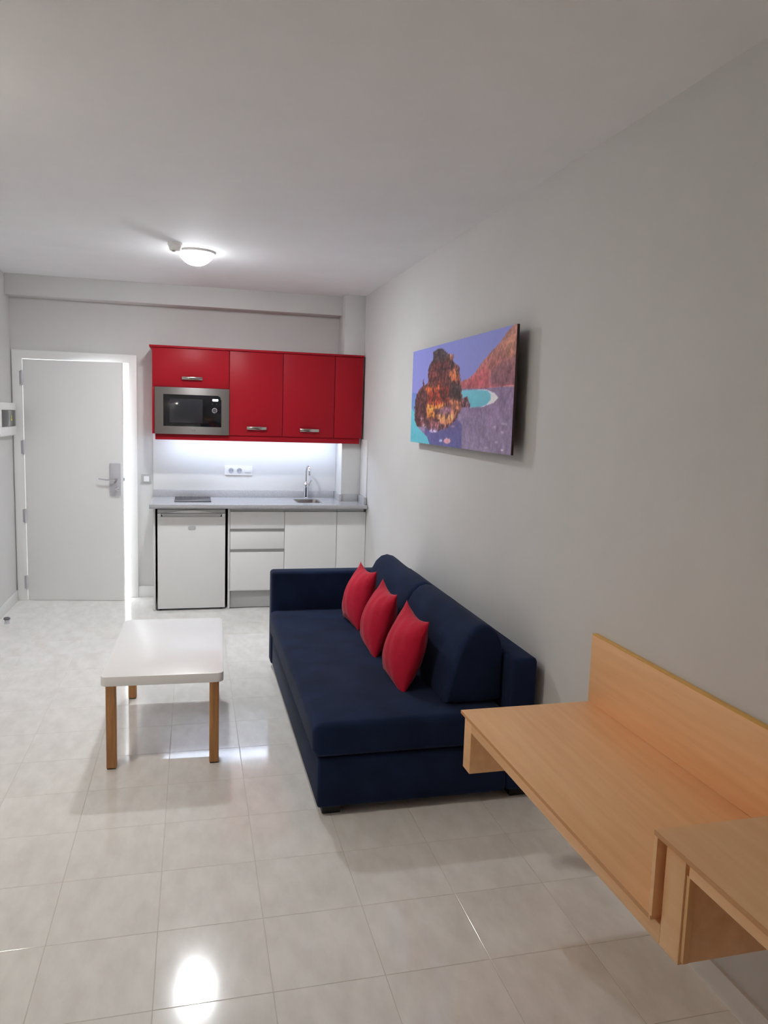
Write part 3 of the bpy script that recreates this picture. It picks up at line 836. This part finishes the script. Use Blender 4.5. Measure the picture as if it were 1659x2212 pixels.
# ------------------------------------------------------------------ red cushions
def pillow_mesh(a=.186, T=.086, N=30, seed=0):
    rr = random.Random(seed)
    ph = [rr.uniform(0, 6.28) for _ in range(6)]
    vs_, fs = [], []
    for side in (1, -1):
        for j in range(N + 1):
            for i_ in range(N + 1):
                u = -1 + 2 * i_ / N; v = -1 + 2 * j / N
                u = math.sin(u * math.pi / 2) * .35 + u * .65; v = math.sin(v * math.pi / 2) * .35 + v * .65
                x = a * u * (1 - .085 * (1 - v * v)); y = a * v * (1 - .085 * (1 - u * u))
                if v > 0: y -= .016 * (1 - u * u) * v
                t = T * (max(0, (1 - u ** 2)) ** .62) * (max(0, (1 - v ** 2)) ** .62)
                t *= 1 - .10 * v
                cr_ = abs(u * v) ** 1.5
                t += (.0035 * math.sin(9 * (u - v) + ph[0]) * cr_ + .002 * math.sin(13 * u + 5 * v + ph[1])) * (1 - u ** 6) * (1 - v ** 6)
                vs_.append((x, y, side * t))
    M_ = (N + 1) * (N + 1)
    for s_ in (0, 1):
        for j in range(N):
            for i_ in range(N):
                q = s_ * M_ + j * (N + 1) + i_
                f = (q, q + 1, q + N + 2, q + N + 1)
                fs.append(f if s_ == 0 else f[::-1])
    me_ = bpy.data.meshes.new('cushion_cover')
    me_.from_pydata(vs_, [], fs)
    bm = bmesh.new(); bm.from_mesh(me_)
    bmesh.ops.remove_doubles(bm, verts=bm.verts[:], dist=.0002)
    bmesh.ops.recalc_face_normals(bm, faces=bm.faces[:])
    bm.to_mesh(me_); bm.free()
    me_.materials.append(MT['pillow'])
    me_.shade_smooth()
    return me_
def throw(y, x, z, lean, turn, roll, label, seed):
    ob = bpy.data.objects.new('throw_cushion', pillow_mesh(seed=seed))
    COL.objects.link(ob)
    # local x -> along the sofa, local y -> up, local z -> towards the room
    B = Matrix(((0, 0, -1), (-1, 0, 0), (0, 1, 0))).to_4x4()
    ob.matrix_world = (Matrix.Translation((x, y, z)) @ Matrix.Rotation(turn, 4, 'Z') @ Matrix.Rotation(lean, 4, 'Y')
                       @ Matrix.Rotation(roll, 4, 'X') @ B)
    tag(ob, label, 'cushion', 'red cushions on the navy sofa')
    return ob
throw(4.425, .983, .576, math.radians(17), math.radians(2), math.radians(-2), 'red cushion beside the armrest, farthest along the sofa', 1)
throw(3.900, .978, .574, math.radians(17), math.radians(-2), math.radians(1), 'middle red cushion of the three on the sofa', 2)
throw(3.392, .983, .570, math.radians(17), math.radians(1), math.radians(2), 'red cushion on the sofa closest to the desk', 3)

# ------------------------------------------------------------------ desk bench
DK = thing('desk', (1.496, 2.53, 0), 'beech wall-mounted desk with low shelf top and raised near section', 'desk', rz=.0085)
DXF, DXB = .953, 1.4945
DE, ST, NE = 2.53, 1.352, .10          # far end of the low top, far end of the raised section, near end
lt_ = MB().box(DXF + .0008, DXB, ST - .006, DE, .586, .598, .0008).build('low_top', MT['beech'], DK)
tag(MB().box(DXF, DXF + .0007, ST - .0002, DE - .001, .5865, .5975).build('edge_band', MT['dark_edge'], lt_), 'darker edge band')
bp_ = MB().box(DXB - .0215, DXB, NE, DE + .006, .5985, .859, .001).build('back_panel', MT['beech'], DK)
tag(MB().box(DXB - .022, DXB, NE, DE + .006, .8593, .863, .0008).build('top_edge', MT['gold_edge'], bp_), 'yellow edge band')
MB().box(DXF + .014, DXB, 2.455, 2.521, .385, .5855, .0015).build('end_panel', MT['beech'], DK)
MB().box(DXF + .014, DXF + .034, ST - .025, 2.4545, .540, .5855, .0012).build('front_rail', MT['beech'], DK)
rs = MB()
rs.prism([(ST, .5985), (ST, .792), (NE, .792), (NE, .780), (ST - .012, .780), (ST - .012, .5985)], 'x', DXF, DXB - .022)
rt_ = rs.build('raised_top', MT['beech'], DK, smooth=False)
tag(MB().box(DXF - .0009, DXF - .0001, NE, ST - .0005, .7805, .7915).build('edge_band', MT['dark_edge'], rt_), 'darker edge band')
MB().box(DXF + .014, DXB, 1.262, ST - .0255, .540, .7795, .0015).build('side_panel', MT['beech'], DK)
MB().box(DXF + .036, DXB - .03, ST - .025, ST - .0125, .599, .7795).build('spacer', MT['beech'], DK)
MB().box(DXF + .018, DXF + .032, 1.251, 1.2615, .549, .741, .001).build('edge_strip', MT['beech_edge'], DK)
MB().box(DXF + .014, DXF + .034, NE + .055, 1.2505, .743, .7795, .0012).build('upper_rail', MT['beech'], DK)
MB().box(DXF + .014, DXB, NE, NE + .05, .540, .7795, .0015).build('side_panel', MT['beech'], DK)
